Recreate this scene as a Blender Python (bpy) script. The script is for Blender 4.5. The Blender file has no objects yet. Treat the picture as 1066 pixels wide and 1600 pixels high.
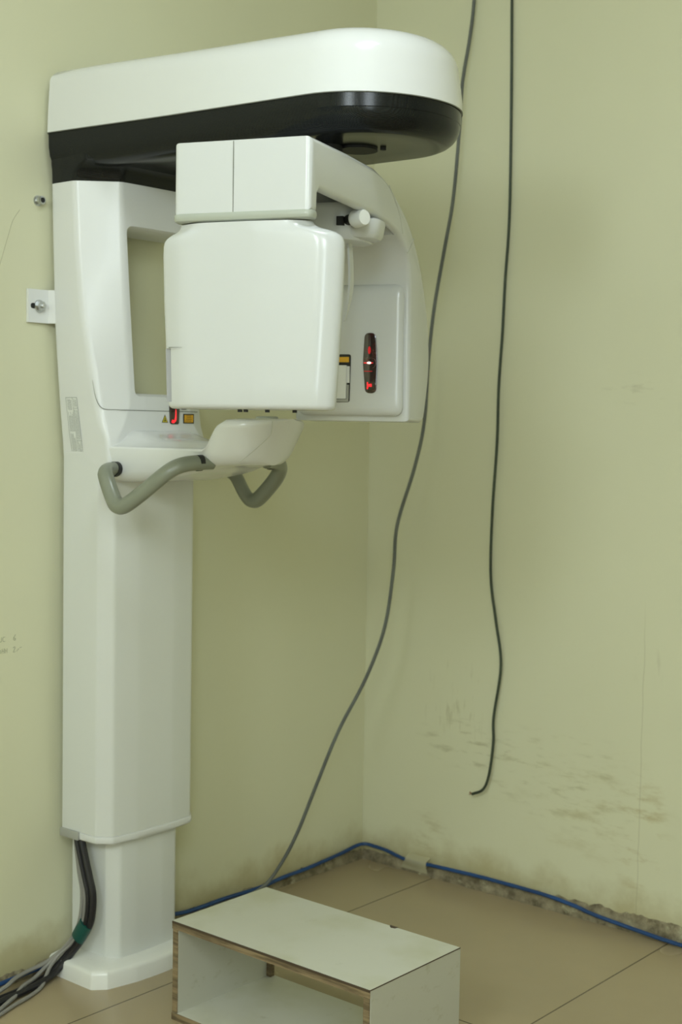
import bpy, bmesh, math, random
from mathutils import Vector, Matrix, noise
random.seed(7)
C = bpy.context.scene.collection
pi = math.pi

# ------------------------------------------------------------------ helpers
def V(*a): return Vector(a)

def put(name, bm, mat, parent=None, ang=35):
    bmesh.ops.recalc_face_normals(bm, faces=bm.faces)
    me = bpy.data.meshes.new(name)
    bm.to_mesh(me); bm.free()
    for p in me.polygons: p.use_smooth = True
    me.set_sharp_from_angle(angle=math.radians(ang))
    if mat: me.materials.append(mat)
    o = bpy.data.objects.new(name, me)
    C.objects.link(o)
    if parent: o.parent = parent
    return o

def thing(name, label, cat, loc=(0, 0, 0), group=None):
    o = bpy.data.objects.new(name, None); C.objects.link(o)
    o.location = loc; o['label'] = label; o['category'] = cat
    if group: o['group'] = group
    return o

def tag(o, label, cat, group=None):
    o['label'] = label; o['category'] = cat
    if group: o['group'] = group
    return o

def struct(o, label=None, cat=None):
    o['kind'] = 'structure'
    if label: o['label'] = label
    if cat: o['category'] = cat
    return o

def part(name, bm, mat, parent, ang=35):
    # parents are empties / meshes placed anywhere; geometry is authored in world space
    o = put(name, bm, mat, None, ang)
    o.parent = parent
    m = Matrix.Identity(4); q = parent
    while q:
        m = Matrix.Translation(q.location) @ m; q = q.parent
    o.data.transform(m.inverted())
    return o

def box(bm, a, b, bev=0.0, seg=2):
    x0, y0, z0 = a; x1, y1, z1 = b
    vs = [bm.verts.new(p) for p in ((x0,y0,z0),(x1,y0,z0),(x1,y1,z0),(x0,y1,z0),(x0,y0,z1),(x1,y0,z1),(x1,y1,z1),(x0,y1,z1))]
    fs = [bm.faces.new([vs[i] for i in f]) for f in ((3,2,1,0),(4,5,6,7),(0,1,5,4),(1,2,6,5),(2,3,7,6),(3,0,4,7))]
    if bev:
        es = list({e for f in fs for e in f.edges})
        bmesh.ops.bevel(bm, geom=es, offset=bev, segments=seg, profile=.5, affect='EDGES', clamp_overlap=True)

def loft(bm, loops, cap0=True, cap1=True, closed=True):
    rows = [[bm.verts.new(p) for p in lp] for lp in loops]
    n = len(rows[0])
    for a, b in zip(rows, rows[1:]):
        for i in range(n if closed else n - 1):
            j = (i + 1) % n
            bm.faces.new((a[i], a[j], b[j], b[i]))
    if cap0: bm.faces.new(rows[0][::-1])
    if cap1: bm.faces.new(rows[-1])

def rpoly(pts, r, n=5):
    """rounded polygon, always len(pts)*(n+1) points"""
    out = []; N = len(pts)
    if not isinstance(r, (list, tuple)): r = [r] * N
    for i in range(N):
        p0, p, p1 = Vector(pts[i-1]), Vector(pts[i]), Vector(pts[(i+1) % N])
        d0 = (p0 - p).normalized(); d1 = (p1 - p).normalized()
        a = d0.angle(d1); t = min(r[i] / math.tan(a / 2), .49 * (p0-p).length, .49 * (p1-p).length)
        A, B = p + d0 * t, p + d1 * t
        for k in range(n + 1):
            u = k / n
            out.append(A * (1-u)**2 + p * 2*u*(1-u) * 1.0 + B * u*u)
    return out

def cr(pts, n=8):
    """Catmull-Rom through the points"""
    P = [Vector(p) for p in pts]; P = [P[0]*2 - P[1]] + P + [P[-1]*2 - P[-2]]
    out = []
    for i in range(1, len(P) - 2):
        a, b, c, d = P[i-1:i+3]
        for k in range(n):
            t = k / n
            out.append(.5 * (2*b + (c-a)*t + (2*a-5*b+4*c-d)*t*t + (3*b-a-3*c+d)*t**3))
    out.append(P[-2]); return out

def tube(bm, pts, r, n=10, sm=8, rx=None, cap=True, up=None):
    """tube along a path; r number or list per resampled fraction; rx widens it sideways"""
    P = cr(pts, sm) if sm else [Vector(p) for p in pts]
    N = len(P); loops = []
    T = [(P[min(i+1, N-1)] - P[max(i-1, 0)]).normalized() for i in range(N)]
    u = Vector(up) if up else (V(0,0,1) if abs(T[0].z) < .9 else V(1,0,0))
    u = (u - T[0] * u.dot(T[0])).normalized()
    for i in range(N):
        u = (u - T[i] * u.dot(T[i])).normalized(); v = T[i].cross(u)
        rr = r(i/(N-1)) if callable(r) else r
        ry = rx if rx else rr
        loops.append([P[i] + u*rr*math.cos(2*pi*k/n) + v*ry*math.sin(2*pi*k/n) for k in range(n)])
    loft(bm, loops, cap, cap)

def lathe(bm, prof, M, n=24):
    """prof: (radius, height) pairs along local z of matrix M"""
    loft(bm, [[M @ V(r*math.cos(2*pi*k/n), r*math.sin(2*pi*k/n), h) for k in range(n)] for r, h in prof])

def axis_matrix(o, d):
    return Matrix.Translation(o) @ Vector(d).to_track_quat('Z', 'Y').to_matrix().to_4x4()

def cut(obj, bm):
    """boolean difference, applied at once"""
    bmesh.ops.recalc_face_normals(bm, faces=bm.faces)
    me = bpy.data.meshes.new('tmp'); bm.to_mesh(me); bm.free()
    k = bpy.data.objects.new('tmp', me); C.objects.link(k)
    par = obj.parent; M = Matrix.Identity(4); q = obj
    while q:
        M = Matrix.Translation(q.location) @ M; q = q.parent
    me.transform(M.inverted())
    obj.parent = None; loc = obj.location.copy(); obj.location = (0,0,0)
    m = obj.modifiers.new('b', 'BOOLEAN'); m.operation = 'DIFFERENCE'; m.object = k; m.solver = 'EXACT'
    bpy.context.view_layer.update()
    dg = bpy.context.evaluated_depsgraph_get()
    nm = bpy.data.meshes.new_from_object(obj.evaluated_get(dg))
    obj.modifiers.clear(); old = obj.data; nm.name = old.name; obj.data = nm
    for p in nm.polygons: p.use_smooth = True
    nm.set_sharp_from_angle(angle=math.radians(35))
    bpy.data.objects.remove(k); bpy.data.meshes.remove(me)
    obj.location = loc; obj.parent = par

def bevel_sharp(bm, off, seg=3, ang=40):
    es = [e for e in bm.edges if len(e.link_faces) == 2 and e.calc_face_angle(0) > math.radians(ang)]
    bmesh.ops.bevel(bm, geom=es, offset=off, segments=seg, profile=.5, affect='EDGES', clamp_overlap=True)

# ------------------------------------------------------------------ materials
def lin(c): return c / 12.92 if c <= .04045 else ((c + .055) / 1.055) ** 2.4
def mat(name, col, rough=.5, metal=0.0, coat=0.0, spec=.5):
    m = bpy.data.materials.new(name); m.use_nodes = True
    b = m.node_tree.nodes['Principled BSDF']
    b.inputs['Base Color'].default_value = (*col, 1); b.inputs['Roughness'].default_value = rough
    b.inputs['Metallic'].default_value = metal; b.inputs['Coat Weight'].default_value = coat
    b.inputs['Coat Roughness'].default_value = .08
    b.inputs['Specular IOR Level'].default_value = spec
    return m
class NT:
    """tiny node helper"""
    def __init__(s, m): s.t = m.node_tree; s.b = s.t.nodes['Principled BSDF']
    def n(s, typ, ins={}, **kw):
        x = s.t.nodes.new(typ)
        for k, v in kw.items(): setattr(x, k, v)
        for k, v in ins.items():
            if isinstance(v, bpy.types.NodeSocket): s.t.links.new(v, x.inputs[k])
            else: x.inputs[k].default_value = v
        return x
    def math(s, op, a, b=0.0, c=0.0, clamp=False):
        x = s.n('ShaderNodeMath', {0: a, 1: b, 2: c}, operation=op); x.use_clamp = clamp; return x.outputs[0]
    def mix(s, f, a, b):
        x = s.n('ShaderNodeMix', data_type='RGBA')
        for k, v in ((0, f), (6, a), (7, b)):
            if isinstance(v, bpy.types.NodeSocket): s.t.links.new(v, x.inputs[k])
            else: x.inputs[k].default_value = v if k == 0 else (*v, 1)
        return x.outputs[2]
    def ramp(s, f, a, b): # smooth 0..1 between a and b
        x = s.n('ShaderNodeMapRange', {0: f, 1: a, 2: b}, interpolation_type='SMOOTHSTEP'); return x.outputs[0]
    def pos(s):
        return s.n('ShaderNodeTexCoord').outputs['Object']
    def xyz(s, v):
        x = s.n('ShaderNodeSeparateXYZ', {0: v}); return x.outputs
    def noise(s, vec, scale, detail=3, rough=.5, sc=None, rot=None):
        if sc or rot:
            mp = s.n('ShaderNodeMapping', {0: vec})
            if sc: mp.inputs['Scale'].default_value = sc
            if rot: mp.inputs['Rotation'].default_value = rot
            vec = mp.outputs[0]
        return s.n('ShaderNodeTexNoise', {'Vector': vec, 'Scale': scale, 'Detail': detail, 'Roughness': rough}).outputs[0]
    def bump(s, h, st, d=.01):
        x = s.n('ShaderNodeBump', {'Height': h, 'Strength': st, 'Distance': d}); s.t.links.new(x.outputs[0], s.b.inputs['Normal'])
    def col(s, c): s.t.links.new(c, s.b.inputs['Base Color'])
    def out(s, c, k): s.t.links.new(c, s.b.inputs[k])

WALL = (.72, .71, .515)
def wall_mat(name, which):
    m = mat(name, WALL, .42, spec=.35); t = NT(m); p = t.pos(); X, Y, Z = t.xyz(p)
    c = t.mix(t.ramp(t.noise(p, 1.3, 3), .3, .7), WALL, (.70, .69, .495))
    H = Y if which == 'right' else X
    # yellow-brown grime just above the floor, ragged upper limit
    g = t.noise(p, 7, 4, .6)
    lim = t.math('MULTIPLY_ADD', g, .20, -.01)
    f = t.ramp(t.math('SUBTRACT', lim, Z), -.05, .07)
    c = t.mix(t.math('MULTIPLY', f, .62), c, (.38, .31, .12))
    if which == 'right':
        def blob(y, z, ry, rz):
            a = t.math('DIVIDE', t.math('ADD', Y, -y), ry); b = t.math('DIVIDE', t.math('ADD', Z, -z), rz)
            d = t.math('ADD', t.math('POWER', a, 2.0), t.math('POWER', b, 2.0))
            return t.math('SUBTRACT', 1.0, d, clamp=True)
        s1 = t.ramp(t.noise(p, 13, 5, .65, sc=(1, .5, 1.7), rot=(.5, 0, 0)), .48, .72)
        s2 = t.ramp(t.noise(p, 30, 4, .6, sc=(1, .35, 1.6), rot=(-.35, 0, 0)), .52, .72)
        s3 = t.ramp(t.noise(p, 26, 3, .6, sc=(1, 2.2, .4), rot=(.25, 0, 0)), .54, .72)
        def add(mask, bl, k, colr):
            nonlocal c
            c = t.mix(t.math('MULTIPLY', t.math('MULTIPLY', mask, bl), k*.75, clamp=True), c, colr)
        add(s1, blob(-.83, .32, .27, .17), 1.0, (.52, .48, .27))
        add(s2, blob(-.72, .38, .36, .16), 1.0, (.50, .48, .29))
        add(s2, blob(-.40, .43, .20, .09), 1.3, (.48, .46, .28))
        add(s3, blob(-.36, .55, .15, .14), .9, (.50, .48, .30))
        add(s1, blob(-.98, .26, .09, .22), 1.3, (.50, .43, .22))
        add(s2, blob(-.93, 1.49, .12, .05), .5, (.40, .37, .24))
        add(s3, blob(-.98, .74, .08, .06), .35, (.40, .37, .24))
        add(s1, blob(-.26, .10, .10, .12), .8, (.42, .36, .16))
        # hairline crack running up the plaster
        w = t.math('MULTIPLY_ADD', t.noise(p, 6, 3), .016, -.008)
        d = t.math('ABSOLUTE', t.math('ADD', t.math('ADD', Y, .973), w))
        cm = t.math('MULTIPLY', t.ramp(d, .0022, .0004), t.ramp(Z, .95, .75))
        c = t.mix(t.math('MULTIPLY', cm, .3), c, (.33, .30, .16))
    t.col(c)
    t.bump(t.math('ADD', t.noise(p, 4, 2), t.math('MULTIPLY', t.noise(p, 220, 2), .05)), .25, .004)
    return m
M_wallL = wall_mat('paint_left', 'left'); M_wallR = wall_mat('paint_right', 'right')
M_ceil = mat('ceiling_paint', (.75, .74, .66), .7)

M_floor = mat('floor_tile', (.46, .38, .25), .22, spec=.45); t = NT(M_floor); p = t.pos(); X, Y, Z = t.xyz(p)
TS = .788
def joint(A, off):
    f = t.math('FRACT', t.math('DIVIDE', t.math('ADD', A, off), TS))
    return t.math('MULTIPLY', t.math('ABSOLUTE', t.math('SUBTRACT', f, .5)), 2.0)   # 1 at joint
ja, jb = joint(X, .787 + TS*20), joint(Y, .2876 + TS*20)
jm = t.math('MAXIMUM', t.ramp(ja, .9935, .9965), t.ramp(jb, .9935, .9965))
c = t.mix(t.ramp(t.noise(p, 2.1, 4), .3, .7), (.42, .335, .205), (.385, .31, .19))
c = t.mix(t.math('MULTIPLY', t.ramp(t.noise(p, 5, 3, .5), .4, .8), .2), c, (.34, .27, .16))
t.col(t.mix(jm, c, (.13, .10, .06)))
t.out(t.math('MULTIPLY_ADD', t.noise(p, 3, 2), .12, .2), 'Roughness')
t.bump(t.math('SUBTRACT', 1.0, jm), .5, .002)

M_cem = mat('bare_cement', (.36, .31, .22), .9); t = NT(M_cem); p = t.pos()
c = t.mix(t.ramp(t.noise(p, 22, 5, .65), .3, .68), (.13, .105, .06), (.36, .31, .20))
t.col(t.mix(t.ramp(t.noise(p, 14, 5, .7), .55, .68), c, (.50, .47, .31))); t.bump(t.noise(p, 90, 5, .7), .8, .006)

def plastic(name, c0, rough=.2, dirt=0.0, coat=.15):
    m = mat(name, c0, rough, coat=coat)
    if dirt:
        t = NT(m)
        t.col(t.mix(t.math('MULTIPLY', t.ramp(t.noise(t.pos(), 38, 4, .6), .66, .74), dirt), c0, (.25, .2, .12)))
    return m
M_white = plastic('white_plastic', (.735, .74, .735), .32, 0, .08)
M_gloss = plastic('glossy_white_cover', (.735, .74, .735), .2, 0, .3)
M_white2 = plastic('white_housing', (.615, .625, .625), .24)
M_column = plastic('column_enamel', (.70, .71, .69), .28)
M_base = plastic('base_enamel', (.82, .82, .79), .25, .5)
M_ring = plastic('gray_ring_plastic', (.40, .42, .36), .35)
M_clip = plastic('gray_end_clip', (.38, .38, .35), .35)
M_lilac = plastic('gray_insert_plastic', (.36, .36, .38), .4)
M_handle = plastic('handle_gray_plastic', (.235, .25, .195), .33)
M_seam = mat('seam_shadow_gap', (.20, .205, .175), .8)
M_seam2 = mat('faint_seam', (.52, .53, .48), .6)
M_rubber = mat('black_gasket', (.012, .012, .012), .5)
M_black = mat('carbon_gloss_black', (.012, .014, .014), .2, coat=.0, spec=.25); t = NT(M_black); p = t.pos()
X, Y, Z = t.xyz(p)
wv = t.math('MULTIPLY', t.math('SINE', t.math('MULTIPLY', t.math('ADD', X, t.math('ADD', Y, Z)), 1400.0)), t.math('SINE', t.math('MULTIPLY', t.math('SUBTRACT', Z, t.math('ADD', X, Y)), 1400.0)))
t.col(t.mix(t.ramp(wv, -.2, .5), (.005, .006, .006), (.012, .014, .014)))
M_dark = mat('dark_recess', (.01, .01, .01), .6)
M_zinc = mat('zinc_steel', (.55, .56, .55), .32, 1.0)
M_sock = mat('anchor_hole', (.03, .03, .03), .5, .5)
M_laser = mat('smoked_red_window', (.025, .006, .006), .1, coat=.8); t = NT(M_laser)
t.col(t.mix(t.ramp(t.noise(t.pos(), 70, 3), .4, .7), (.014, .006, .005), (.06, .012, .010)))
def emis(name, c, s):
    m = mat(name, c, .4); b = m.node_tree.nodes['Principled BSDF']
    b.inputs['Emission Color'].default_value = (*c, 1); b.inputs['Emission Strength'].default_value = s; return m
M_red = emis('red_laser_glow', (1, .02, .03), .9); M_reddim = emis('red_laser_dim', (.7, .01, .02), .16)
M_hot = emis('laser_core', (1, .55, .5), 3.0)
M_lens = mat('lens_rim', (.12, .08, .07), .3, .4)
M_yel = mat('warning_yellow', (.62, .52, .03), .5); M_amb = mat('label_amber', (.75, .40, .02), .5)
M_ink = mat('label_black', (.012, .012, .012), .5)
M_paper = mat('label_paper', (.76, .77, .745), .4); M_print = mat('label_print', (.30, .32, .30), .6)
M_pencil = mat('pencil_mark', (.36, .37, .25), .8)
M_scr = mat('scratch_mark', (.45, .44, .29), .8)
M_cordg = mat('gray_cord', (.115, .125, .11), .5); M_cordd = mat('dark_green_cord', (.035, .05, .03), .5)
M_blue = mat('blue_network_cable', (.012, .06, .20), .45)
M_cblack = mat('black_cable_jacket', (.012, .011, .014), .45); M_cgray = mat('gray_cable_jacket', (.26, .25, .23), .5)
M_copper = mat('copper_tip', (.35, .16, .07), .4, .8)
M_gtape = mat('green_tape', (.006, .075, .062), .4)
for m in (M_cordg, M_cordd, M_blue):
    t = NT(m); c0 = tuple(t.b.inputs['Base Color'].default_value)[:3]
    t.col(t.mix(t.ramp(t.noise(t.pos(), 9, 3), .35, .7), tuple(v*.85 for v in c0), tuple(v*1.2 for v in c0)))
M_tape = bpy.data.materials.new('clear_tape'); M_tape.use_nodes = True
t = NT(M_tape); t.b.inputs['Base Color'].default_value = (.66, .62, .42, 1); t.b.inputs['Roughness'].default_value = .35; t.b.inputs['Alpha'].default_value = .6

M_lam = mat('white_laminate', (.64, .635, .56), .38); t = NT(M_lam); p = t.pos()
c = t.mix(t.math('MULTIPLY', t.ramp(t.noise(p, 5, 4), .42, .75), .7), (.64, .635, .56), (.50, .49, .33))
c = t.mix(t.math('MULTIPLY', t.ramp(t.noise(p, 24, 5, .6, sc=(1, 1, 1.3)), .64, .78), .3), c, (.34, .32, .2))
t.col(c)
M_lamS = mat('scuffed_shaded_laminate', (.52, .515, .445), .42); t = NT(M_lamS); p = t.pos()  # same laminate on the sides: scuffs, plus base darkened for their shade
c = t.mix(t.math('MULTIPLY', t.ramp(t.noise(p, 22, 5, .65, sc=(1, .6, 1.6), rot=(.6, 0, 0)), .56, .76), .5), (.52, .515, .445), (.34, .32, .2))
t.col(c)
M_ply = mat('plywood_edge', (.30, .21, .10), .7); t = NT(M_ply); p = t.pos()
c = t.mix(t.ramp(t.noise(p, 30, 4, .6, sc=(1, .25, 3)), .35, .65), (.12, .085, .045), (.31, .23, .13))
t.col(c)
M_band = mat('dark_edge_band', (.075, .05, .03), .7)

# ------------------------------------------------------------------ room
XW, YW, ZC = -6.2, -5.6, 3.0
def slab(name, a, b, m):
    bm = bmesh.new(); box(bm, a, b); return struct(put(name, bm, m))
slab('floor', (XW-.1, YW-.1, -.1), (.1, .1, 0), M_floor)
wl = slab('wall_left', (XW, 0, 0), (0, .1, ZC), M_wallL)
wr_ = slab('wall_right', (0, YW, 0), (.1, .1, ZC), M_wallR)
slab('wall_back', (XW-.1, YW, 0), (XW, .1, ZC), M_wallL)
slab('wall_front', (XW, YW-.1, 0), (.1, YW, ZC), M_wallL)
slab('ceiling', (XW-.1, YW-.1, ZC), (.1, .1, ZC+.1), M_ceil)

def skirt(name, axis, a, b, hs):
    """ragged strip of bare cement where a skirting was torn away"""
    bm = bmesh.new(); N = int(abs(b - a) / .006); rows = []
    for i in range(N + 1):
        s = a + (b - a) * i / N
        h = hs(s) + .012 * (noise.noise(V(s*18, 3.1, axis*5)) + .6 * noise.noise(V(s*60, 1.1, axis*5)))
        h = max(h, .008); row = []
        for k in range(7):
            u = k / 6
            th = (.009 + .005 * noise.noise(V(s*40, u*3, 7+axis))) * (1 - .72 * u**2)
            if k == 6: th = 0.0002
            z = h * u - .002 * (k == 0)
            row.append((s, -max(th, .0002), z) if axis == 0 else (-max(th, .0002), s, z))
        row = [V(*q) for q in row]; rows.append(row)
    loft(bm, rows, False, False, closed=False)
    return struct(put(name, bm, M_cem, ang=60))
skirt('baseboard_left', 0, -2.2, -.006, lambda s: .026 if s < -.3 else .032)
skirt('baseboard_right', 1, -.006, -2.2, lambda s: .032 + .018 * min(1, -s))

def strokes(name, lines, m, parent, r, wall='left'):
    bm = bmesh.new()
    for L in lines:
        tube(bm, L, r, 5, 4 if len(L) > 2 else 0)
    return part(name, bm, m, parent)
# pencil note on the left wall (two lines, cut by the photo's edge)
def gl(pts, x, z, s): return [(x + a*s, -.0004, z + b*s) for a, b in pts]
S = .0115
note = [gl(g, -1.392 + ox*S, .8455, S) for ox, g in (
    (-.2, [(0, 1), (.05, .1), (.35, 0), (.6, .2), (.62, 1)]), (.7, [(.6, .9), (.15, .9), (0, .4), (.2, 0), (.6, .05)]),
    (3.4, [(.55, 1.2), (.1, .6), (.05, .15), (.4, 0), (.55, .3), (.2, .45)]))]
note += [gl(g, -1.394 + ox*S, .817, S) for ox, g in (
    (-.2, [(0, .8), (.5, .7), (.5, .1), (0, 0)]), (.7, [(0, 0), (.05, 1)]), (.7, [(0, .5), (.5, .5)]), (1.2, [(0, 0), (.05, 1)]),
    (1.5, [(0, 0), (.02, .9)]), (1.5, [(0, .5), (.45, .5)]), (1.95, [(0, 0), (.02, .95)]),
    (3.5, [(0, .9), (.4, 1.1), (.5, .8), (.1, 0), (.6, .05)]), (4.4, [(0, .1), (.3, .4), (.6, .6)]), (5.2, [(0, .75), (.5, .85)]))]
strokes('pencil_writing', note, M_pencil, wl, .0006)
strokes('scratch', [[(-1.337, -.0002, 1.876), (-1.357, -.0002, 1.848), (-1.371, -.0002, 1.809), (-1.384, -.0002, 1.77), (-1.395, -.0002, 1.735), (-1.40, -.0002, 1.69)]], M_scr, wl, .0006)

def smooth(a, b, x):
    u = min(1, max(0, (x - a) / (b - a))); return u*u*(3-2*u)

# ------------------------------------------------------------------ the X-ray unit
XC = -1.065
mach = thing('dental_xray_machine', 'large white panoramic dental X-ray machine standing on a column by the corner', 'x-ray machine', (XC, -.12, 0))
def P(name, bm, m, parent=None, ang=35): return part(name, bm, m, parent or mach, ang)
def sym(pts, zz): # half outline (left side: dx, y) mirrored about the unit's centre plane
    L = [(XC - d, y) for d, y in pts]; Rr = [(XC + d, y) for d, y in reversed(pts)]
    return L + Rr
def to3(loop, z): return [V(q[0], q[1], z(q[0], q[1]) if callable(z) else z) for q in loop]

# base plate
bm = bmesh.new()
def base_lp(i): return rpoly(sym([(.19-i, -.012), (.19-i, -.178+i*.4), (.160-i*.7, -.206+i), (.08, -.222+i), (.02, -.2255+i)], 0), [.004, .008, .008, .05, .05, .05, .05, .008, .008, .004], 4)
loft(bm, [to3(base_lp(a), z) for a, z in ((0, 0), (.001, .034), (.004, .041), (.009, .0445), (.03, .047), (.065, .052))])
P('base_plate', bm, M_base)
# telescopic column
def col_lp(hw, yb, yf, ch, bulge): 
    return rpoly(sym([(hw, yb), (hw-.006, yf+ch), (hw-ch*1.05, yf), (hw*.35, yf-bulge)], 0), [.004, .012, .018, .1, .1, .018, .012, .004], 4)
bm = bmesh.new(); lp = col_lp(.122, -.02, -.171, .028, .005)
loft(bm, [to3(lp, .046), to3(lp, .40)]); P('inner_column', bm, M_column)
bm = bmesh.new(); lp = col_lp(.163, -.03, -.185, .032, .008)
loft(bm, [to3(lp, .366), to3(lp, 1.30)]); P('outer_column', bm, M_column)
bm = bmesh.new()
def ring_lp(e): return col_lp(.163+e, -.03+e*.3, -.185-e, .032, .008)
loft(bm, [to3(ring_lp(a), z) for a, z in ((-.03, .345), (-.003, .3455), (.001, .349), (.003, .357), (.002, .364), (-.003, .367))])
P('column_trim', bm, M_white)
bm = bmesh.new(); box(bm, (XC-.168, -.098, .3470), (XC-.1615, -.029, .3675), .001); P('trim_end_clip', bm, M_clip)

# carriage: upright frame with a window through it
def car_lp(hw, f1, f2, yf):
    return rpoly(sym([(hw, -.02), (hw, f1), (f2, yf), (.05, yf-.002)], 0), [.012, .030, .026, .05, .05, .026, .030, .012], 6)
bm = bmesh.new()
secs = []
for z, hw, f1, f2, yf in ((1.945, .197, -.108, .118, -.188), (1.80, .193, -.113, .114, -.190), (1.62, .187, -.130, .108, -.194), (1.50, .178, -.152, .101, -.197),
                          (1.42, .171, -.165, .097, -.199), (1.37, .166, -.178, .115, -.200), (1.335, .1625, -.192, .140, -.203), (1.28, .158, -.194, .138, -.203)):
    secs.append(to3(car_lp(hw, f1, f2, yf), z))
for k in range(1, 7):
    a = k / 6 * pi / 2; i = .048 * (1 - math.cos(a)); z = 1.28 - .048 * math.sin(a)
    secs.append(to3(car_lp(.158 - i*.5, -.194 + i*.3, .138 - i*.5, -.203 + i*.3), z))
loft(bm, secs); car = P('carriage_frame', bm, M_white)
bm = bmesh.new()
w0 = rpoly([(-.103, 1.842), (.143, 1.842), (.130, 1.443), (-.080, 1.443)], .018, 6)
loft(bm, [[V(XC + q[0]*s, y, 1.64 + (q[1]-1.64)*s) for q in w0] for y, s in ((.1, .985), (-.178, .985), (-.186, 1.0), (-.193, 1.02), (-.5, 1.02))])
cut(car, bm)
# behind the front plate the frame is open towards the corner
bm = bmesh.new()
w1 = rpoly([(-.104, 1.845), (.4, 1.845), (.4, 1.440), (-.082, 1.440)], .012, 4)
loft(bm, [[V(XC + q[0], y, q[1]) for q in w1] for y in (.1, -.135)])
cut(car, bm)
# parting line of the front shell
bm = bmesh.new()
tube(bm, [(XC-.1765, -.155, 1.475), (XC-.1722, -.164, 1.43), (XC-.160, -.1735, 1.408), (XC-.130, -.187, 1.4055), (XC-.1, -.1995, 1.405), (XC, -.2015, 1.405), (XC+.1, -.1995, 1.405), (XC+.14, -.185, 1.405)], lambda u: .0009 if u > .2 else .0003 + .003*u, 6)
P('shell_parting_line', bm, M_seam)

# overhead arm
def arm_g(y): return .45 + .55 * smooth(-.1, -.8, y)
def arm_b(y): return .010 * (1 - smooth(-.02, -.45, y))
def arm_lp(i, n=28, hw=.2, flat=False):
    yc = -.845; yb = -.012 - i*.3
    g = (lambda y: 1.0) if flat else arm_g
    pts = [(XC - hw - arm_b(yb) + i*g(yb) + .012, yb)]
    for k in range(0, 13):
        y = yb - .012 + (yc - yb + .012) * k / 12; pts.append((XC - hw - arm_b(y) + i*g(y), y))
    h = hw - i
    for k in range(1, n): a = pi * k / n; pts.append((XC - h * math.cos(a), yc - h * math.sin(a)))
    return pts + [(2*XC - x, y) for x, y in pts[:14][::-1]]
zs = lambda y: 2.065 + .026 * y
zt = lambda y: 2.213 + .028 * y - .02 * max(0, -y - .7)**1.0
bm = bmesh.new(); secs = []
R0 = .062
loops = []
for i, u in ((0, 0), (.0015, .15), (.005, .35), (.010, .55)):
    loops.append([V(x, y, zs(y) + (zt(y) - R0*arm_g(y) - zs(y)) * u / .55) for x, y in arm_lp(i)])
for k in range(1, 8):
    a = k / 7 * pi / 2
    loops.append([V(x, y, zt(y) - R0*arm_g(y)*(1 - math.sin(a))) for x, y in arm_lp(.010 + R0 * (1 - math.cos(a)) * 1.1)])
loops.append([V(x, y, zt(y) + .004) for x, y in arm_lp(.13)])
loft(bm, loops); P('arm_cover', bm, M_gloss)
bm = bmesh.new(); loops = []
loops.append([V(x, y, zs(y)) for x, y in arm_lp(.003, flat=True)])
loops.append([V(x, y, 2.030 + .018*y) for x, y in arm_lp(.0035, flat=True)])
for k in range(0, 7):
    a = k / 6 * pi / 2; r = .044
    loops.append([V(x, y, 1.968 + r - r * math.sin(a) + .010*(y+.9)) for x, y in arm_lp(.005 + r * (1 - math.cos(a)), flat=True)])
loops.append([V(x, y, 1.971 + .010*(y+.9)) for x, y in arm_lp(.10, flat=True)])
loft(bm, loops); arm = P('arm_underside', bm, M_black)
bm = bmesh.new()
loft(bm, [to3(car_lp(.197 + a*.04, -.108 - a*.6, .118 + a*.45, -.188 - a), z) for a, z in ((0, 1.9452), (.003, 1.955), (.012, 1.967), (.035, 1.98), (.075, 1.99), (.075, 2.05))])
P('carriage_cap', bm, M_black)
bm = bmesh.new(); tube(bm, [V(x, y, zs(y)) for x, y in arm_lp(.001)], .0014, 6, 0, cap=True); P('cover_parting_line', bm, M_seam)
HX, HY = -1.112, -.775
bm = bmesh.new(); lathe(bm, [(.030, 1.895), (.030, 1.975)], Matrix.Translation((HX, HY, 0)), 28); P('rotation_hub', bm, M_dark)
bm = bmesh.new(); lathe(bm, [(.042, 1.9665), (.042, 1.9720)], Matrix.Translation((-1.058, -.812, 0)), 28); P('hub_recess', bm, M_dark)
bm = bmesh.new(); lathe(bm, [(.0065, 1.9665), (.0065, 1.972)], Matrix.Translation((-1.035, -.862, 0)), 16); P('underside_hole', bm, M_dark)

# chin-rest arm reaching forward from the carriage
def hwf(y):
    if y > -.17: return .159
    return max(.159 - .125 * (-.17 - y), .1195)
YC, NR = -.517, .120
def arm_sec(y, hw, dy):
    zb = 1.233 + .050 * smooth(-.20, -.62, y)
    rise = smooth(-.472, -.530, y)
    edge = 1.3185 + .068 * rise                       # height of the rim along the sides
    crown = (.038 - .020 * smooth(-.20, -.30, y)) * (1 - rise) + .003 * rise
    r0 = min(.034, hw*.8); r1 = min(.006 + .014 * rise, hw*.5); out = []
    def P_(x, z): out.append(V(XC + x, y + dy * (1 - (z - zb) / (edge - zb)), z))
    for k in range(7):                                # bottom, +x corner
        a = -pi/2 + pi/2 * k/6; P_(hw*.95 - r0 + r0*math.cos(a), zb + r0 + r0*math.sin(a))
    for k in range(5):
        a = pi/2 * k/4; P_(hw - r1 + r1*math.cos(a), edge - r1 + r1*math.sin(a))
    for k in range(1, 16):                            # across the top
        u = 1 - 2*k/16; q = min(1, (1 - abs(u)) / .42)
        P_(u * (hw - r1), edge + crown * (q*q*(3-2*q)*.6 + q*.4))
    for k in range(5):
        a = pi/2 + pi/2 * k/4; P_(-hw + r1 + r1*math.cos(a), edge - r1 + r1*math.sin(a))
    for k in range(7):
        a = pi + pi/2 * k/6; P_(-hw*.95 + r0 + r0*math.cos(a), zb + r0 + r0*math.sin(a))
    return out
bm = bmesh.new(); secs = []
ys = [-.09, -.13] + [-.17 - .0105*k for k in range(0, 34)]
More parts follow.
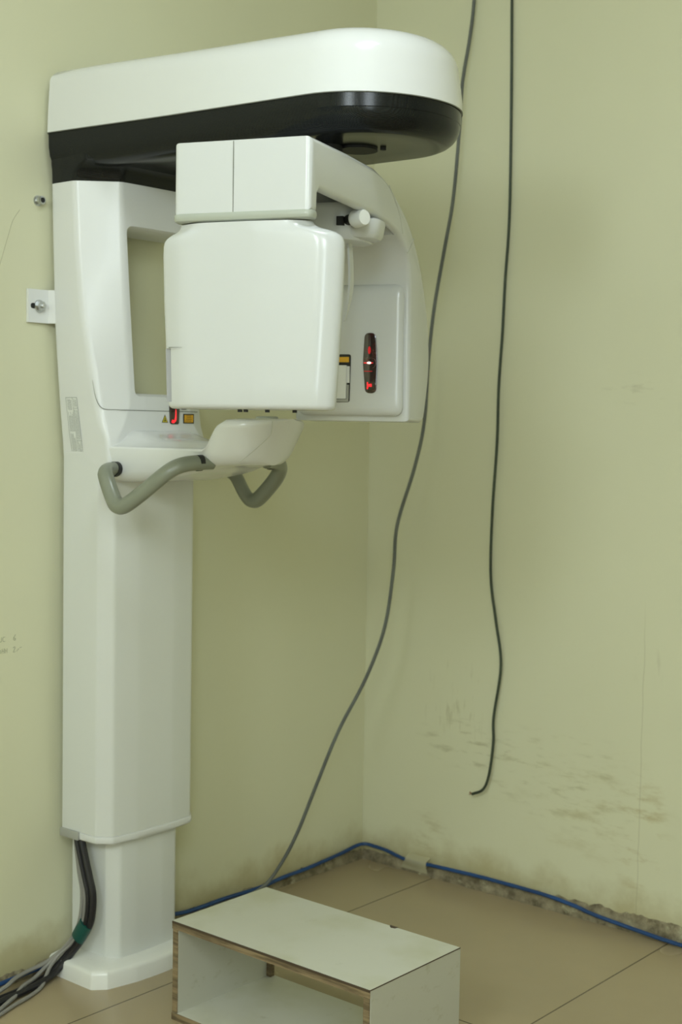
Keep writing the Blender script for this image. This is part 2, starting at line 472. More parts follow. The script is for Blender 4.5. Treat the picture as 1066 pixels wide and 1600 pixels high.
for y in ys: secs.append(arm_sec(y, hwf(y), .055 * smooth(-.40, -.56, y)))
y0 = ys[-1]; h0 = hwf(y0)
for k in range(1, 11):
    a = k / 10.25 * pi / 2
    secs.append(arm_sec(y0 - .12 * math.sin(a), h0 * math.cos(a)**.85, .055 * smooth(-.40, -.56, y0 - .12*math.sin(a))))
loft(bm, secs); P('chin_arm', bm, M_gloss)
bm = bmesh.new(); tube(bm, [(XC-.052, -.6255, 1.384), (XC-.051, -.6230, 1.365), (XC-.052, -.617, 1.350), (XC-.072, -.590, 1.318), (XC-.088, -.560, 1.290)], .0008, 6); P('chin_parting_line', bm, M_seam2)
bm = bmesh.new(); lathe(bm, [(.026, 1.386), (.026, 1.393), (.021, 1.395)], Matrix.Translation((XC, -.56, 0)), 24); P('chin_rest_socket', bm, M_ring)
# laser window and stickers on the front of the carriage
def rect_xz(bm, cx, cz, w, h, y, d=.001, bev=0): box(bm, (cx - w/2, y - d, cz - h/2), (cx + w/2, y + d, cz + h/2), bev)

YF = -.2015
bm = bmesh.new()
loft(bm, [[V(-1.020 + q[0], YF + d, 1.397 + q[1]) for q in rpoly([(-.0175*s, .024*s), (.0175*s, .024*s), (.0150*s, -.024*s), (-.0150*s, -.024*s)], .006, 4)] for s, d in ((1.0, .004), (1.0, -.002), (.86, -.004))])
lw = P('laser_window', bm, M_laser)
bm = bmesh.new()
tube(bm, [(-1.031, YF-.0045, 1.381), (-1.026, YF-.0045, 1.379), (-1.020, YF-.0045, 1.384), (-1.0185, YF-.0045, 1.397), (-1.0185, YF-.0045, 1.410)], lambda u: .0034*(1-u)+.0008, 6)
part('laser_glow', bm, M_red, lw)
bm = bmesh.new(); loft(bm, [[V(-1.051 + a*s, YF - d, 1.385 + b*s) for a, b in ((-.0105, -.0085), (.0105, -.0085), (0, .0115))] for s, d in ((1, 0), (1, .0006))])
tri = P('laser_warning_triangle', bm, M_ink, ang=30); tri['label'] = 'yellow triangular laser warning sticker'
bm = bmesh.new(); loft(bm, [[V(-1.051 + a*.78, YF - d, 1.3847 + b*.78) for a, b in ((-.0105, -.0085), (.0105, -.0085), (0, .0115))] for d in (.0006, .0009)])
part('sticker_face', bm, M_yel, tri)
bm = bmesh.new()
rect_xz(bm, -1.051, 1.3815, .006, .0022, YF-.001, .0003); rect_xz(bm, -1.051, 1.385, .002, .006, YF-.001, .0003)
part('laser_symbol', bm, M_ink, tri)
bm = bmesh.new(); rect_xz(bm, -.971, 1.3875, .036, .024, YF, .0007); lab = P('laser_warning_label', bm, M_ink); lab['label'] = 'amber laser warning label with a black border'
bm = bmesh.new(); rect_xz(bm, -.971, 1.3875, .030, .0185, YF-.0007, .0003); part('sticker_face', bm, M_amb, lab)
bm = bmesh.new()
for k in range(4):
    rect_xz(bm, -.971 + random.uniform(-.002, .002), 1.3945 - k*.0043, random.uniform(.016, .025), .0011, YF-.0011, .0002)
part('printed_lines', bm, M_ink, lab)
bm = bmesh.new(); rect_xz(bm, -.987, 1.4125, .016, .005, YF, .0008); P('front_slot', bm, M_dark)

# rating plate sticker on the carriage's side
def hwz(z):
    T = [(1.28, .156), (1.34, .164), (1.42, .171), (1.50, .178)]
    for (a, p), (b, q) in zip(T, T[1:]):
        if z <= b: return p + (q - p) * (z - a) / (b - a)
def LP(u, v, d=.0004):
    z = 1.434 - .156 * v; y = -.050 - .011 * v - .0425 * u
    return V(XC - hwz(z) - d, y, z)
def lpq(bm, u0, u1, v0, v1, d):
    n = 5 if v1 - v0 > .2 else 1
    for k in range(n):
        a = v0 + (v1-v0)*k/n; b = v0 + (v1-v0)*(k+1)/n
        bm.faces.new([bm.verts.new(LP(*q, d)) for q in ((u0, a), (u1, a), (u1, b), (u0, b))])
bm = bmesh.new(); lpq(bm, 0, 1, 0, 1, .0005); rl = P('rating_label', bm, M_paper); rl['label'] = 'long grey printed rating sticker with a radiation trefoil'
bm = bmesh.new()
for u0, u1, v0, v1 in ((0, 1, 0, .008), (0, 1, .992, 1), (0, .03, 0, 1), (.97, 1, 0, 1), (.585, .615, 0, 1), (.6, 1, .165, .172), (.6, 1, .668, .676), (0, .6, .865, .871)):
    lpq(bm, u0, u1, v0, v1, .0008)
part('ruled_lines', bm, M_print, rl)
bm = bmesh.new()
for u0, u1, va, vb, nl in ((.10, .50, .03, .195, 6), (.09, .56, .225, .53, 7), (.10, .52, .56, .855, 6), (.66, .92, .03, .15, 2), (.65, .93, .19, .655, 5), (.66, .93, .69, .98, 4)):
    for k in range(nl):
        u = u0 + (u1 - u0) * (k + .5) / nl; h = (u1 - u0) / nl * .20; v = va + random.uniform(0, .25) * (vb - va) * (k % 3 > 0)
        while v < vb - .006:
            e = min(vb, v + random.uniform(.012, .045)); lpq(bm, u - h, u + h, v, e, .0008); v = e + .004
part('printed_lines', bm, M_print, rl)
bm = bmesh.new()
for k in range(3):
    a0 = pi + k * 2 * pi / 3
    pts = [LP(.27 + .02*math.cos(a0)*1.0, .935, .0009)]
    ring = [(r, a0 + da) for r, da in ((.0018, -.5), (.0062, -.5), (.0066, -.25), (.0068, 0), (.0066, .25), (.0062, .5), (.0018, .5))]
    c = LP(.28, .935, .0009)
    bm.faces.new([bm.verts.new(c + V(0, -r*math.cos(a), r*math.sin(a))) for r, a in ring])
part('radiation_trefoil', bm, M_ink, rl)

# patient handles
HP = [(XC-.130, -.205, 1.2640), (XC-.176, -.216, 1.2640), (XC-.200, -.232, 1.2590), (XC-.213, -.252, 1.243), (XC-.2165, -.275, 1.208), (XC-.2185, -.292, 1.188), (XC-.219, -.310, 1.183), (XC-.217, -.330, 1.189),
      (XC-.208, -.370, 1.216), (XC-.199, -.405, 1.243), (XC-.188, -.428, 1.263), (XC-.172, -.444, 1.277), (XC-.150, -.457, 1.2845), (XC-.110, -.468, 1.288), (XC-.090, -.472, 1.288)]
for s in (1, -1):
    pts = [(XC + s*(x - XC), y, z) for x, y, z in HP]
    bm = bmesh.new(); tube(bm, pts, .0160, 14, 6, rx=.0195, up=(0, .6, .8)); h = P('handle', bm, M_handle)
    h['label'] = 'grey handle grip on the %s side of the chin arm' % ('near' if s > 0 else 'far')
    for q, w in ((pts[0], pts[1]), (pts[-1], pts[-3])):
        A, B = Vector(q), Vector(w); d = (B - A).normalized()
        a, b = (A + d*.018, A + d*.032) if q == pts[0] else (A + d*.026, A + d*.037)
        bm = bmesh.new(); tube(bm, [a, b], .0176, 14, 0, rx=.0211, up=(0, .6, .8))
        part('gasket', bm, M_rubber, h)

# ---------------- rotating gantry, in its own (w, b, z) frame
ga = math.radians(20.15)
bh = V(math.cos(ga), math.sin(ga), 0); wh = V(math.sin(ga), -math.cos(ga), 0); O = V(-1.513, -.9304, 0)
def G(w, b, z): return O + wh*w + bh*b + V(0, 0, z)
out = [(0, 1.768), (0, 1.902), (.2, 1.907)] + [tuple(q[:2]) for q in cr([(.36, 1.9075, 0), (.45, 1.893, 0), (.53, 1.864, 0), (.60, 1.831, 0), (.66, 1.785, 0), (.712, 1.724, 0), (.756, 1.645, 0), (.780, 1.565, 0), (.779, 1.49, 0), (.756, 1.415, 0)], 5)] \
    + [(.746, 1.393), (.730, 1.386), (.628, 1.388)] + [tuple(q[:2]) for q in cr([(.622, 1.55, 0), (.618, 1.70, 0), (.590, 1.762, 0), (.535, 1.795, 0), (.45, 1.808, 0), (.382, 1.8115, 0)], 5)] + [(.071, 1.8115), (.069, 1.8115), (.046, 1.8108), (.036, 1.801), (.034, 1.768)]
def inset(poly, d):
    n = len(poly); r = []
    for i in range(n):
        p0, p, p1 = (Vector(poly[k % n]) for k in (i-1, i, i+1))
        e0, e1 = (p - p0).normalized(), (p1 - p).normalized()
        n0, n1 = V(e0.y, -e0.x), V(e1.y, -e1.x)   # clockwise outline: inward is to the right
        m = (n0 + n1); m = m / max(.35, m.dot(n0) if m.length else 1)
        r.append(p + m * d)
    return r
bm = bmesh.new(); loops = []
RB = .0105
for k in range(5):
    a = (4-k) / 4 * pi / 2; loops.append([G(-.157 + RB*(1-math.sin(a)), b, z) for b, z in inset(out, RB*(1-math.cos(a)))])
deep = [(b, 1.865 if (z < 1.82 and .0705 < b < .535 and z > 1.79) else z) for b, z in out]   # hollow under the bar
for w_, lp_ in ((-.131, out), (-.130, deep), (.107, deep), (.108, out)): loops.append([G(w_, b, z) for b, z in lp_])
for k in range(5):
    a = k / 4 * pi / 2; loops.append([G(.122 - RB*(1-math.sin(a)), b, z) for b, z in inset(out, RB*(1-math.cos(a)))])
loft(bm, loops)
gan = P('gantry', bm, M_white2)
def gbox(bm, w0, w1, b0, b1, z0, z1, bev=.0005):
    vs = [bm.verts.new(G(w, b, z)) for b in (b0, b1) for z in (z0, z1) for w in (w0, w1)]
    for f in ((0,1,3,2), (4,6,7,5), (0,4,5,1), (2,3,7,6), (0,2,6,4), (1,5,7,3)): bm.faces.new([vs[i] for i in f])
def Gp(name, bm, m, ang=35): return part(name, bm, m, gan, ang)
# seam across the front head
bm = bmesh.new(); tube(bm, [G(-.034, .0005, 1.770), G(-.034, .0002, 1.885), G(-.034, .004, 1.901), G(-.030, .03, 1.9035), G(.0, .10, 1.905)], .0012, 6); Gp('head_parting_line', bm, M_seam)
bm = bmesh.new(); tube(bm, [G(.1222, .452, 1.888), G(.1222, .52, 1.845), G(.1222, .555, 1.80)], .0009, 6)
Gp('arm_parting_line', bm, M_seam2)
bm = bmesh.new(); tube(bm, [G(.1222, .640, 1.800), G(.1222, .600, 1.766), G(.121, .592, 1.764)], .0009, 6); Gp('arm_parting_line', bm, M_seam2)
# gray swivel ring and the front housing
def hp(wl, wr, e=0.0, db=.13):
    k = (wr - wl)
    return rpoly([(wl + .006 - e, db + e), (wl - e, .02 - e*.3), (wl + .05, -.003 - e), (wl + k*.55, -.006 - e), (wr - .040, -.0005 - e), (wr - .002 + e, .022 - e*.3), (wr - .052 + e, db + e)],
                 [.02, .018, .12, .2, .06, .035, .02], 6)
bm = bmesh.new()
rp = lambda e: rpoly([(-.157 - e, .035), (-.157 - e, -e), (.122 + e, -e), (.122 + e, .030)], [.01, .016, .016, .01], 6)
loft(bm, [[G(q[0], q[1], z) for q in rp(e)] for e, z in ((-.012, 1.7535), (-.001, 1.7540), (.0018, 1.7562), (.0028, 1.7605), (.0028, 1.7645), (.0018, 1.7685), (-.001, 1.7710), (-.012, 1.7715))])
Gp('swivel_ring', bm, M_ring)
bm = bmesh.new(); loops = []
# bottom edge rounding, tapering body, rounded shoulders, narrow neck
for a in range(0, 5):
    t_ = a / 4 * pi / 2; r = .010
    loops.append([G(q[0], q[1], 1.4035 + r*(1-math.cos(t_)) ) for q in hp(-.178, .173, -r*(1-math.sin(t_)))])
for z, l, r in ((1.45, -.180, .175), (1.52, -.1845, .179), (1.60, -.189, .183), (1.66, -.191, .185), (1.695, -.192, .1855), (1.712, -.1915, .1845), (1.7205, -.1895, .1815), (1.726, -.1855, .177), (1.7305, -.179, .169), (1.7345, -.172, .158), (1.7375, -.1655, .146), (1.741, -.160, .135), (1.7455, -.157, .127), (1.7515, -.1555, .1225)):
    loops.append([G(q[0], q[1], z) for q in hp(l, r)])
loft(bm, loops); fh = Gp('front_housing', bm, M_white2)
bm = bmesh.new()
lo = [G(-.1775, -.05, 1.4165), G(-.1645, -.05, 1.4165), G(-.1645, .020, 1.4165), G(-.1775, .020, 1.4165)]
hi = [G(-.181, -.05, 1.5185), G(-.1665, -.05, 1.5185), G(-.1665, .020, 1.5185), G(-.181, .020, 1.5185)]
loft(bm, [lo, hi])
cut(fh, bm)
bm = bmesh.new()
loft(bm, [[G(-.1772, .0185, 1.4168), G(-.1648, .0185, 1.4168), G(-.1648, .024, 1.4168), G(-.1772, .024, 1.4168)], [G(-.1807, .0185, 1.518), G(-.1668, .0185, 1.518), G(-.1668, .024, 1.518), G(-.1807, .024, 1.518)]])
Gp('slot_insert', bm, M_lilac)
bm = bmesh.new(); tube(bm, [G(-.1660, .003, 1.5195), G(-.155, -.0018, 1.5195), G(-.135, -.004, 1.5195)], lambda u: .0009*(1-u)+.0002, 6); Gp('cover_edge_line', bm, M_seam)
for w, b in ((-.020, .012), (-.008, .012), (.036, .012), (.088, .020)):
    bm = bmesh.new(); gbox(bm, w-.0035, w+.0035, b-.003, b+.003, 1.3985, 1.405); Gp('foot_pad', bm, M_dark)
# far panel: raised inner plate, slit window with lasers, reading slot
bm = bmesh.new()
loops = []
for i, b in ((0, .63), (0, .619), (.003, .6145), (.009, .611), (.018, .6085)):
    loops.append([G(q[0], b, q[1]) for q in rpoly([(-.145+i, 1.697-i), (.108-i, 1.697-i), (.108-i, 1.400+i), (-.145+i, 1.400+i)], .022, 6)])
loft(bm, loops); Gp('inner_panel', bm, M_white2)
bp = .608
wp = lambda s, e=0: rpoly([(.033-.0135*s, 1.587+.001*e), (.033+.0125*s, 1.587), (.035+.0165*s, 1.52), (.036+.0130*s, 1.451), (.036-.0130*s, 1.451), (.033-.0165*s, 1.52)], [.012, .012, .12, .012, .012, .12], 5)
bm = bmesh.new()
loft(bm, [[G(q[0], b, 1.519 + (q[1]-1.519)*zz) for q in wp(s)] for s, zz, b in ((1, 1, bp+.003), (1, 1, bp-.0015), (.85, .97, bp-.0025))])
win = Gp('laser_slit_window', bm, M_laser)
bm = bmesh.new()
def disc(bm, w, z, rw, rz, d=.003, n=16): 
    vs = [bm.verts.new(G(w + rw*math.cos(2*pi*k/n), bp - d, z + rz*math.sin(2*pi*k/n))) for k in range(n)]; bm.faces.new(vs)
bm.free()
for cw, cz, r in ((.037, 1.519, .0115), (.039, 1.466, .0105)):
    bm = bmesh.new(); tube(bm, [G(cw + r*math.cos(2*pi*k/24), bp - .0032, cz + r*math.sin(2*pi*k/24)) for k in range(-5, 14)], .0007, 5, 0); part('lens_ring', bm, M_lens, win)
bm = bmesh.new(); disc(bm, .032, 1.5195, .0052, .0024, .0042); part('laser_core', bm, M_hot, win)
bm = bmesh.new()
disc(bm, .0305, 1.5193, .012, .0012, .0036); part('laser_glow', bm, M_red, win)
bm = bmesh.new(); loft(bm, [[G(w_, bp - d_, z_) for w_, z_ in ((.0275, 1.476), (.0300, 1.476), (.0305, 1.4715), (.0385, 1.4725), (.0395, 1.4655), (.0315, 1.4660), (.0300, 1.4600), (.0275, 1.4600))] for d_ in (.0032, .0036)]); part('laser_glow', bm, M_red, win)
bm = bmesh.new()
disc(bm, .032, 1.548, .0035, .009, .0034); part('laser_scatter', bm, M_reddim, win)
bm = bmesh.new(); disc(bm, .030, 1.5005, .011, .0008, .0034)
part('laser_scatter', bm, M_reddim, win)
bm = bmesh.new(); loft(bm, [[G(q[0], b, q[1]) for q in rpoly([(-.090, 1.539), (-.013, 1.539), (-.015, 1.430), (-.090, 1.430)], .006, 4)] for b in (bp + .003, bp - .0008)])
slot = Gp('cassette_slot', bm, M_dark)
bm = bmesh.new(); gbox(bm, -.06, -.0175, bp-.0016, bp-.0005, 1.521, 1.533); sl = part('warning_sticker', bm, M_amb, slot)
bm = bmesh.new(); gbox(bm, -.062, -.022, bp-.006, bp-.0005, 1.438, 1.514); gbox(bm, -.022, -.015, bp-.003, bp-.0005, 1.474, 1.512); part('sensor_card', bm, M_white, slot)
bm = bmesh.new(); gbox(bm, -.062, -.017, bp-.002, bp-.0005, 1.431, 1.437); gbox(bm, -.0215, -.0165, bp-.0025, bp-.0005, 1.437, 1.470); part('card_guide', bm, M_clip, slot)

# head support under the hub (does not turn with the gantry)
bm = bmesh.new()
def hs(e): return rpoly([(-.115+e, .30+e*.5), (.085-e*.6, .305+e*.5), (.106-e*.5, .365), (.106-e*.5, .43), (.06-e, .47-e), (-.115+e, .47-e)], [.03, .05, .03, .03, .04, .03], 5)
loft(bm, [[G(q[0], q[1], z) for q in hs(e)] for e, z in ((.03, 1.757), (.016, 1.759), (.010, 1.766), (.004, 1.79), (.0, 1.822), (.001, 1.829), (.005, 1.832))])
loft(bm, [[G(-.01 + .05*math.cos(2*pi*k/20), .39 + .05*math.sin(2*pi*k/20), z) for k in range(20)] for z in (1.831, 1.863)])
loft(bm, [[G(q[0], q[1], z) for q in rpoly([(.00, .310+e), (.095-e, .320+e), (.132-e*1.1, .365), (.130-e*1.1, .42), (.00, .44-e)], [.01, .03, .03, .02, .01], 5)] for e, z in ((.02, 1.762), (.009, 1.765), (.004, 1.772), (0, 1.797), (.001, 1.803), (.006, 1.8065))])
hsup = P('head_support', bm, M_white2)
kd = (wh*.86 - bh*.5).normalized(); ko = G(.090, .312, 1.797)
bm = bmesh.new(); lathe(bm, [(.0001, -.004), (.0165, -.004), (.0185, .0), (.0185, .006), (.0165, .024), (.0145, .028), (.0001, .0285)], axis_matrix(ko + kd*.012, kd), 24)
kn = part('adjusting_knob', bm, mat('knob_white', (.84, .85, .84), .35), hsup); kn['label'] = 'round white adjusting knob'
bm = bmesh.new(); lathe(bm, [(.011, -.03), (.011, .012)], axis_matrix(ko, kd), 16); gbox(bm, .060, .074, .3005, .325, 1.785, 1.803); part('knob_shaft', bm, M_dark, hsup)
for s, w in ((1, .058), (-1, -.075)):
    bm = bmesh.new(); L = []
    for k in range(13):
        u = k / 12; z = 1.772 - .175*u; ww = w + s*.006*math.sin(pi*u*.9) - s*.010*max(0, u-.55)**1.5*3; hw_ = .011 * (1 - .75*max(0, u-.6)/.4)
        L.append([G(ww - .0022, .385 - hw_, z), G(ww + .0022, .385 - hw_, z), G(ww + .0022, .385 + hw_, z), G(ww - .0022, .385 + hw_, z)])
    loft(bm, L); bevel_sharp(bm, .0012, 2, 50); part('temple_clamp', bm, M_white2, hsup)

# bracket tying the unit to the wall
bm = bmesh.new()
prof = [(-1.3175, -.001), (-1.3175, -.0085), (-1.2755, -.0085), (-1.262, -.013), (-1.253, -.028), (-1.235, -.030), (-1.235, -.026), (-1.250, -.0245), (-1.258, -.007), (-1.2735, -.001)]
loft(bm, [[V(x, y, z) for x, y in prof] for z in (1.612, 1.692)]); bevel_sharp(bm, .0012, 2)
wb = P('wall_bracket', bm, M_white)
bm = bmesh.new(); loft(bm, [[V(-1.2945 + q[0], y, 1.652 + q[1]) for q in rpoly([(-.016, .0065), (.016, .0065), (.016, -.0065), (-.016, -.0065)], .0064, 5)] for y in (-.008, -.0091)])
part('bracket_slot', bm, M_dark, wb)
def bolt(o, d, k=1.0):
    bm = bmesh.new(); M = axis_matrix(o, d)
    lathe(bm, [(.0105*k, 0), (.0105*k, .0018*k), (.005*k, .0018*k)], M, 20)
    loft(bm, [[M @ V(.0082*k*math.cos(pi*j/3), .0082*k*math.sin(pi*j/3), h) for j in range(6)] for h in (.0018*k, .0088*k)])
    lathe(bm, [(.0042*k, .005*k), (.0042*k, .0115*k), (.0033*k, .0125*k)], M, 14)
    return bm
part('bolt', bolt((-1.286, -.0085, 1.652), (.12, -1, .04), 1.45), M_zinc, wb, ang=25)

# ------------------------------------------------------------------ other things
# sleeve anchor left in the wall
anc = thing('wall_anchor', 'empty metal sleeve anchor sticking out of the wall above the bracket', 'wall anchor', (-1.285, 0, 1.904))
M = axis_matrix((-1.285, 0, 1.904), (0, -1, 0))
bm = bmesh.new(); lathe(bm, [(.0125, -.001), (.0125, .0022), (.0080, .0030), (.0080, .011), (.0102, .0125), (.0102, .0195), (.0064, .0205), (.0056, .012)], M, 20)
part('sleeve', bm, M_zinc, anc, 25)
bm = bmesh.new(); lathe(bm, [(.0058, .010), (.0058, .0190)], M, 14); part('anchor_bore', bm, M_sock, anc)

# step stool: a five-sided open box of laminated plywood
SX0, SX1, SY0, SY1, SH, TH = -1.2344, -.9184, -1.0273, -.4413, .2314, .0175
st = thing('step_stool', 'open white laminated plywood step box standing on the tiles before the column', 'step stool', ((SX0+SX1)/2, (SY0+SY1)/2, 0))
def board(name, a, b, m, face_axis):
    """plywood core with the laminate skins as one child"""
    bm = bmesh.new(); box(bm, a, b); o = part(name, bm, M_ply, st)
    A, B = list(a), list(b); bm = bmesh.new(); e = .0012
    for s in (0, 1):
        p, q = A[:], B[:]; p[0] += .0022
        if s: p[face_axis] = B[face_axis] - .0002; q[face_axis] = B[face_axis] + e
        else: q[face_axis] = A[face_axis] + .0002; p[face_axis] = A[face_axis] - e
        if name == 'bottom_board' and not s: continue
        box(bm, p, q)
    part('laminate_skin', bm, m, o)
    return o
tb = board('top_board', (SX0, SY0, SH-TH), (SX1, SY1, SH), M_lam, 2)
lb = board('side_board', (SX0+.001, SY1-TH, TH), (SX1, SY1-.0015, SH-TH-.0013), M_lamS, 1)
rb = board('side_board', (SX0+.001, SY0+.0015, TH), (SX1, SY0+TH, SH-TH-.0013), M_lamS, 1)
bb = board('bottom_board', (SX0, SY0, .0), (SX1, SY1, TH-.001), M_lam, 2)
# the right side board is faced up to the table top: end of the top is laminated too
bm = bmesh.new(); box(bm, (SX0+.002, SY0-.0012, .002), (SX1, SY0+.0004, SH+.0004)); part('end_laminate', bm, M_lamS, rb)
bm = bmesh.new(); box(bm, (SX0-.0006, SY0, SH-.0045), (SX0+.001, SY1, SH+.0006)); box(bm, (SX0+.0003, SY0-.0016, SH-.0006), (SX1, SY0+.0004, SH+.0011)); part('edge_band', bm, M_band, tb)
bm = bmesh.new()
cx_, cy_ = SX1 - .001, -.842
loft(bm, [[V(cx_ + a, cy_ + b, z) for a, b in ((.004, .013), (.004, -.011), (-.006, -.009), (-.009, .001), (-.003, .009))] for z in (SH+.0010, SH+.0016)]); part('chipped_edge', bm, M_band, tb)

bm = bmesh.new(); box(bm, (SX1-.016, SY1-TH-.015, TH), (SX1-.002, SY1-TH-.0012, TH+.034)); part('corner_block', bm, M_ply, st)
def cord(name, pts, r, m, label, cat, group=None, n=8, sm=8, parent=None, up=None):
    bm = bmesh.new(); tube(bm, pts, r, n, sm, up=up)
    o = put(name, bm, m)
    return tag(o, label, cat, group)

gp = [(-.02, -.385, 2.999), (-.02, -.382, 2.80), (-.02, -.377, 2.613), (-.022, -.366, 2.506), (-.034, -.352, 2.378), (-.038, -.348, 2.249), (-.048, -.338, 2.045), (-.063, -.321, 1.897), (-.081, -.302, 1.729), (-.089, -.291, 1.579), (-.098, -.286, 1.391), (-.127, -.276, 1.258), (-.174, -.252, 1.089), (-.183, -.248, .957), (-.206, -.237, .787), (-.256, -.21, .639), (-.33, -.173, .492), (-.387, -.144, .346), (-.441, -.116, .201), (-.486, -.093, .112), (-.53, -.068, .052), (-.60, -.045, .030), (-.70, -.035, .028)]
cord('hanging_cord', gp, .0052, M_cordg, 'long grey cord slanting from the ceiling across the corner down to the floor', 'cord')
dp = [(-.010, -.496, 2.999), (-.010, -.498, 2.80), (-.010, -.501, 2.591), (-.012, -.508, 2.34), (-.011, -.511, 1.997), (-.012, -.502, 1.80), (-.012, -.497, 1.652), (-.014, -.490, 1.50), (-.013, -.488, 1.338), (-.014, -.478, 1.133), (-.013, -.477, .945), (-.014, -.499, .816), (-.016, -.522, .687), (-.016, -.501, .532), (-.018, -.503, .456), (-.020, -.492, .359), (-.024, -.474, .312), (-.03, -.440, .293)]
dk = thing('loose_cord', 'thin dark green cord hanging straight down the bare wall with a hooked end', 'cord', (-.012, -.5, .29))
bm = bmesh.new(); tube(bm, dp, .0042, 8, 8); part('cord_sheath', bm, M_cordd, dk)
bm = bmesh.new()
for dy, dz in ((.009, .004), (.010, -.002), (.007, .007)): tube(bm, [(-.03, -.4405, .293), (-.032, -.4405 + dy, .293 + dz)], .0012, 5, 0)
part('bare_wire', bm, M_copper, dk)

bp_ = [(-2.1, -.03, .012), (-1.7, -.03, .014), (-1.45, -.03, .02), (-1.323, -.022, .022), (-1.26, -.018, .0245), (-1.0, -.008, .028), (-.80, -.016, .033), (-.635, -.016, .031), (-.49, -.018, .028), (-.393, -.018, .034), (-.279, -.018, .036), (-.129, -.016, .044), (-.05, -.018, .053), (-.022, -.030, .055), (-.016, -.060, .053), (-.016, -.111, .050), (-.018, -.195, .038), (-.017, -.297, .0415), (-.016, -.39, .044), (-.016, -.485, .046), (-.016, -.684, .044), (-.016, -.79, .035), (-.018, -.852, .026), (-.02, -.991, .0155), (-.024, -1.116, .010), (-.03, -1.4, .008), (-.03, -2.1, .008)]
bp_ = [p if not (-1.24 < p[0] < -.88) else (p[0], -.007, .060) for p in bp_]
cord('network_cable', bp_, .0058, M_blue, 'blue network cable running along the foot of both walls', 'cable')
bm = bmesh.new(); rows = []
for k in range(9):
    u = k / 8; y = -.192 - .080*u
    rows.append([V(-.0165 + .002*math.sin(3*u + z*60), y + (.05 - z)*.6*(1-u), z) for z in (.010, .020)] +
                [V(-.0235, y + .01*(1-u), .030), V(-.0258, y, .040 + .002*u), V(-.0225, y, .048), V(-.010, y, .053), V(-.0012, y, .057)])
loft(bm, rows, False, False, closed=False)
tp = put('tape_strip', bm, M_tape, ang=60)
tag(tp, 'strip of clear tape holding the blue cable to the wall near the corner', 'tape')

# cables leaving the column, bound once with green tape
cb = [(-1.200, -.072, .385), (-1.213, -.088, .345), (-1.217, -.122, .262), (-1.218, -.138, .214), (-1.219, -.131, .150), (-1.221, -.100, .098), (-1.232, -.072, .058), (-1.262, -.058, .022), (-1.31, -.068, .012), (-1.38, -.082, .0105), (-1.46, -.092, .010), (-1.62, -.13, .010), (-2.0, -.15, .010)]
def off(pts, dx, dy, dz, fan=None):
    r = []
    for i, (x, y, z) in enumerate(pts):
        k = fan[i] if fan and i < len(fan) else 1
        r.append((x + dx*k, y + dy*k, max(z + dz*k, .0055)))
    return r
G1 = 'cables bundled beside the column'
cord('power_cable', off(cb, -.001, -.004, .0), .0085, M_cblack, 'thick black cable dropping from the column, outermost of the taped bundle', 'cable', None, 10)
cord('power_cable', off(cb, -.006, .0095, -.004, [1]*7 + [1.5, 1.8, 2, 2.1, 2.1, 2.1]), .0064, M_cblack, 'second black cable tucked behind the thick one in the taped bundle', 'cable', None, 10)
gA = [(-1.200, -.050, .385), (-1.208, -.062, .345), (-1.214, -.090, .262), (-1.220, -.112, .214), (-1.224, -.112, .150), (-1.229, -.088, .100), (-1.246, -.062, .066), (-1.280, -.045, .036), (-1.325, -.050, .016), (-1.38, -.074, .017), (-1.44, -.105, .009), (-1.60, -.16, .006), (-2.0, -.19, .006)]
gB = [(-1.198, -.044, .385), (-1.205, -.054, .345), (-1.212, -.078, .262), (-1.219, -.099, .214), (-1.226, -.100, .150), (-1.232, -.079, .100), (-1.250, -.056, .063), (-1.285, -.056, .030), (-1.33, -.085, .0075), (-1.38, -.108, .006), (-1.44, -.125, .006), (-1.60, -.17, .006), (-2.0, -.21, .006)]
cord('signal_cable', gA, .0052, M_cgray, 'thin grey cable crossing over the black ones as it reaches the floor', 'cable', None, 8)
cord('signal_cable', gB, .0047, M_cgray, 'thin grey cable lying nearest the room in the floor bundle', 'cable', None, 8)
cord('signal_cable', [(-1.243, -.052, .062), (-1.285, -.040, .040), (-1.335, -.036, .032), (-1.38, -.046, .030), (-1.42, -.060, .024), (-1.50, -.065, .010), (-1.62, -.065, .006), (-2.0, -.065, .006)], .0052, M_cgray, 'grey cable crossing on top of the floor bundle at the wall foot', 'cable', None, 8)
bm = bmesh.new()
A = V(-1.2195, -.128, .142); B = V(-1.2235, -.102, .100)
def tpring(c, d, e=0):
    d = d.normalized(); u = V(1, 0, 0); u = (u - d*u.dot(d)).normalized(); v = d.cross(u)
    return [c + u*((.0125+e)*math.cos(2*pi*k/18)) + v*((.0205+e)*math.sin(2*pi*k/18)) for k in range(18)]
A += V(-.004, .008, 0); B += V(-.004, .008, 0)
dd = B - A
loft(bm, [tpring(A, dd, -.002), tpring(A, dd), tpring((A+B)/2, dd, .0008), tpring(B, dd, .0), tpring(B, dd, -.002)])
tag(put('tape_wrap', bm, M_gtape), 'dark green tape wound around the cables beside the column foot', 'tape')

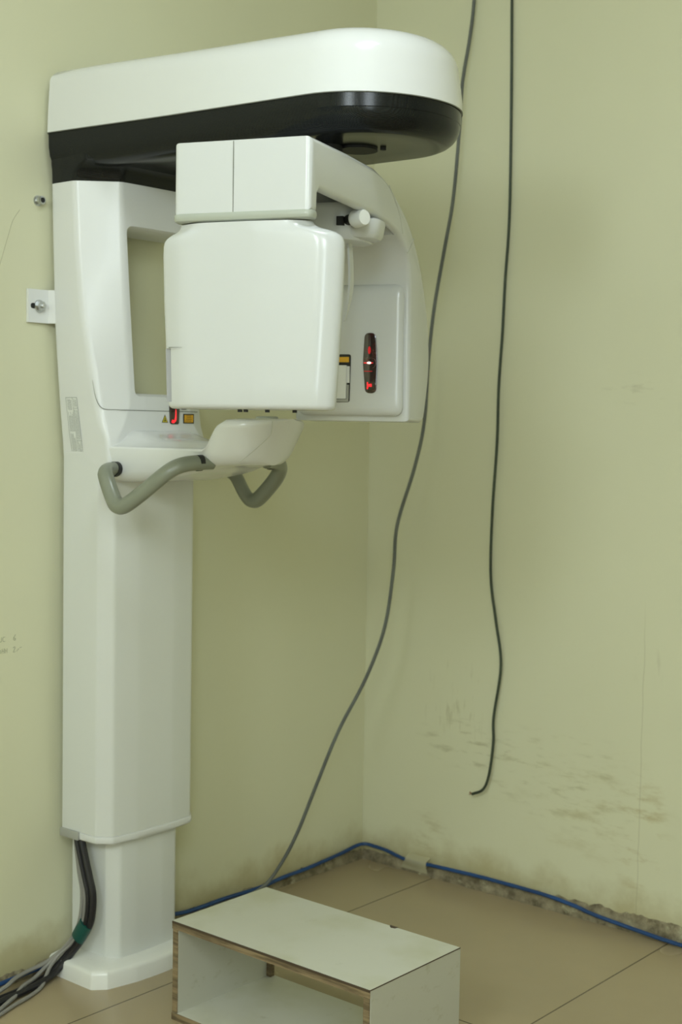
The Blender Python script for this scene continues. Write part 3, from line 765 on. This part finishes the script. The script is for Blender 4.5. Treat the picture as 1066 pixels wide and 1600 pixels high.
# ------------------------------------------------------------------ light
def area(name, loc, target, sx, sy, power, col):
    l = bpy.data.lights.new(name, 'AREA'); l.shape = 'RECTANGLE'; l.size = sx; l.size_y = sy; l.energy = power; l.color = col
    o = bpy.data.objects.new(name, l); C.objects.link(o); o.location = loc
    o.rotation_euler = (Vector(target) - Vector(loc)).to_track_quat('-Z', 'Y').to_euler(); return o
LC = (.88, 1, 1.06)
def globe(name, loc, r, power, col):
    l = bpy.data.lights.new(name, 'POINT'); l.shadow_soft_size = r; l.energy = power; l.color = col
    o = bpy.data.objects.new(name, l); C.objects.link(o); o.location = loc; return o
area('ceiling_lamp', (-1.85, -1.42, 2.97), (-1.85, -1.42, 0), .5, .25, 10, LC)
globe('fill_globe', (-3.75, -3.05, 2.55), .34, 70, LC)  # unseen point lamp, added to fill the room and brighten the upper walls
globe('fill_globe', (-4.8, -1.9, 2.62), .34, 84, LC)  # second added fill lamp, from further left
area('window_daylight', (-6.1, -4.7, 1.7), (-1.5, -1.0, 1.3), 1.4, 1.4, 46, (.86, 1.0, 1.05))
w = bpy.data.worlds.new('world'); bpy.context.scene.world = w; w.use_nodes = True
w.node_tree.nodes['Background'].inputs[0].default_value = (.05, .05, .045, 1)

# ------------------------------------------------------------------ camera
cam = bpy.data.cameras.new('camera'); co = bpy.data.objects.new('camera', cam); C.objects.link(co)
yaw, pitch, roll, f = .70076367, .06182743, .01675711, 2163.768
F = V(math.cos(yaw)*math.cos(pitch), math.sin(yaw)*math.cos(pitch), -math.sin(pitch))
Rv = V(math.sin(yaw), -math.cos(yaw), 0); U = Rv.cross(F)
R2 = Rv*math.cos(roll) + U*math.sin(roll); U2 = -Rv*math.sin(roll) + U*math.cos(roll)
M = Matrix((R2, U2, -F)).transposed().to_4x4(); M.translation = V(-3.38271, -2.74162, 1.375)
co.matrix_world = M
cam.sensor_fit = 'VERTICAL'; cam.sensor_height = 36; cam.sensor_width = 24; cam.lens = f / 1600 * 36
cam.dof.use_dof = True; cam.dof.focus_distance = 2.75; cam.dof.aperture_fstop = 5.0
sc = bpy.context.scene; sc.camera = co
sc.view_settings.view_transform = 'Standard'; sc.view_settings.look = 'None'; sc.view_settings.gamma = 1; sc.view_settings.use_curve_mapping = False
sc.view_settings.exposure = 0
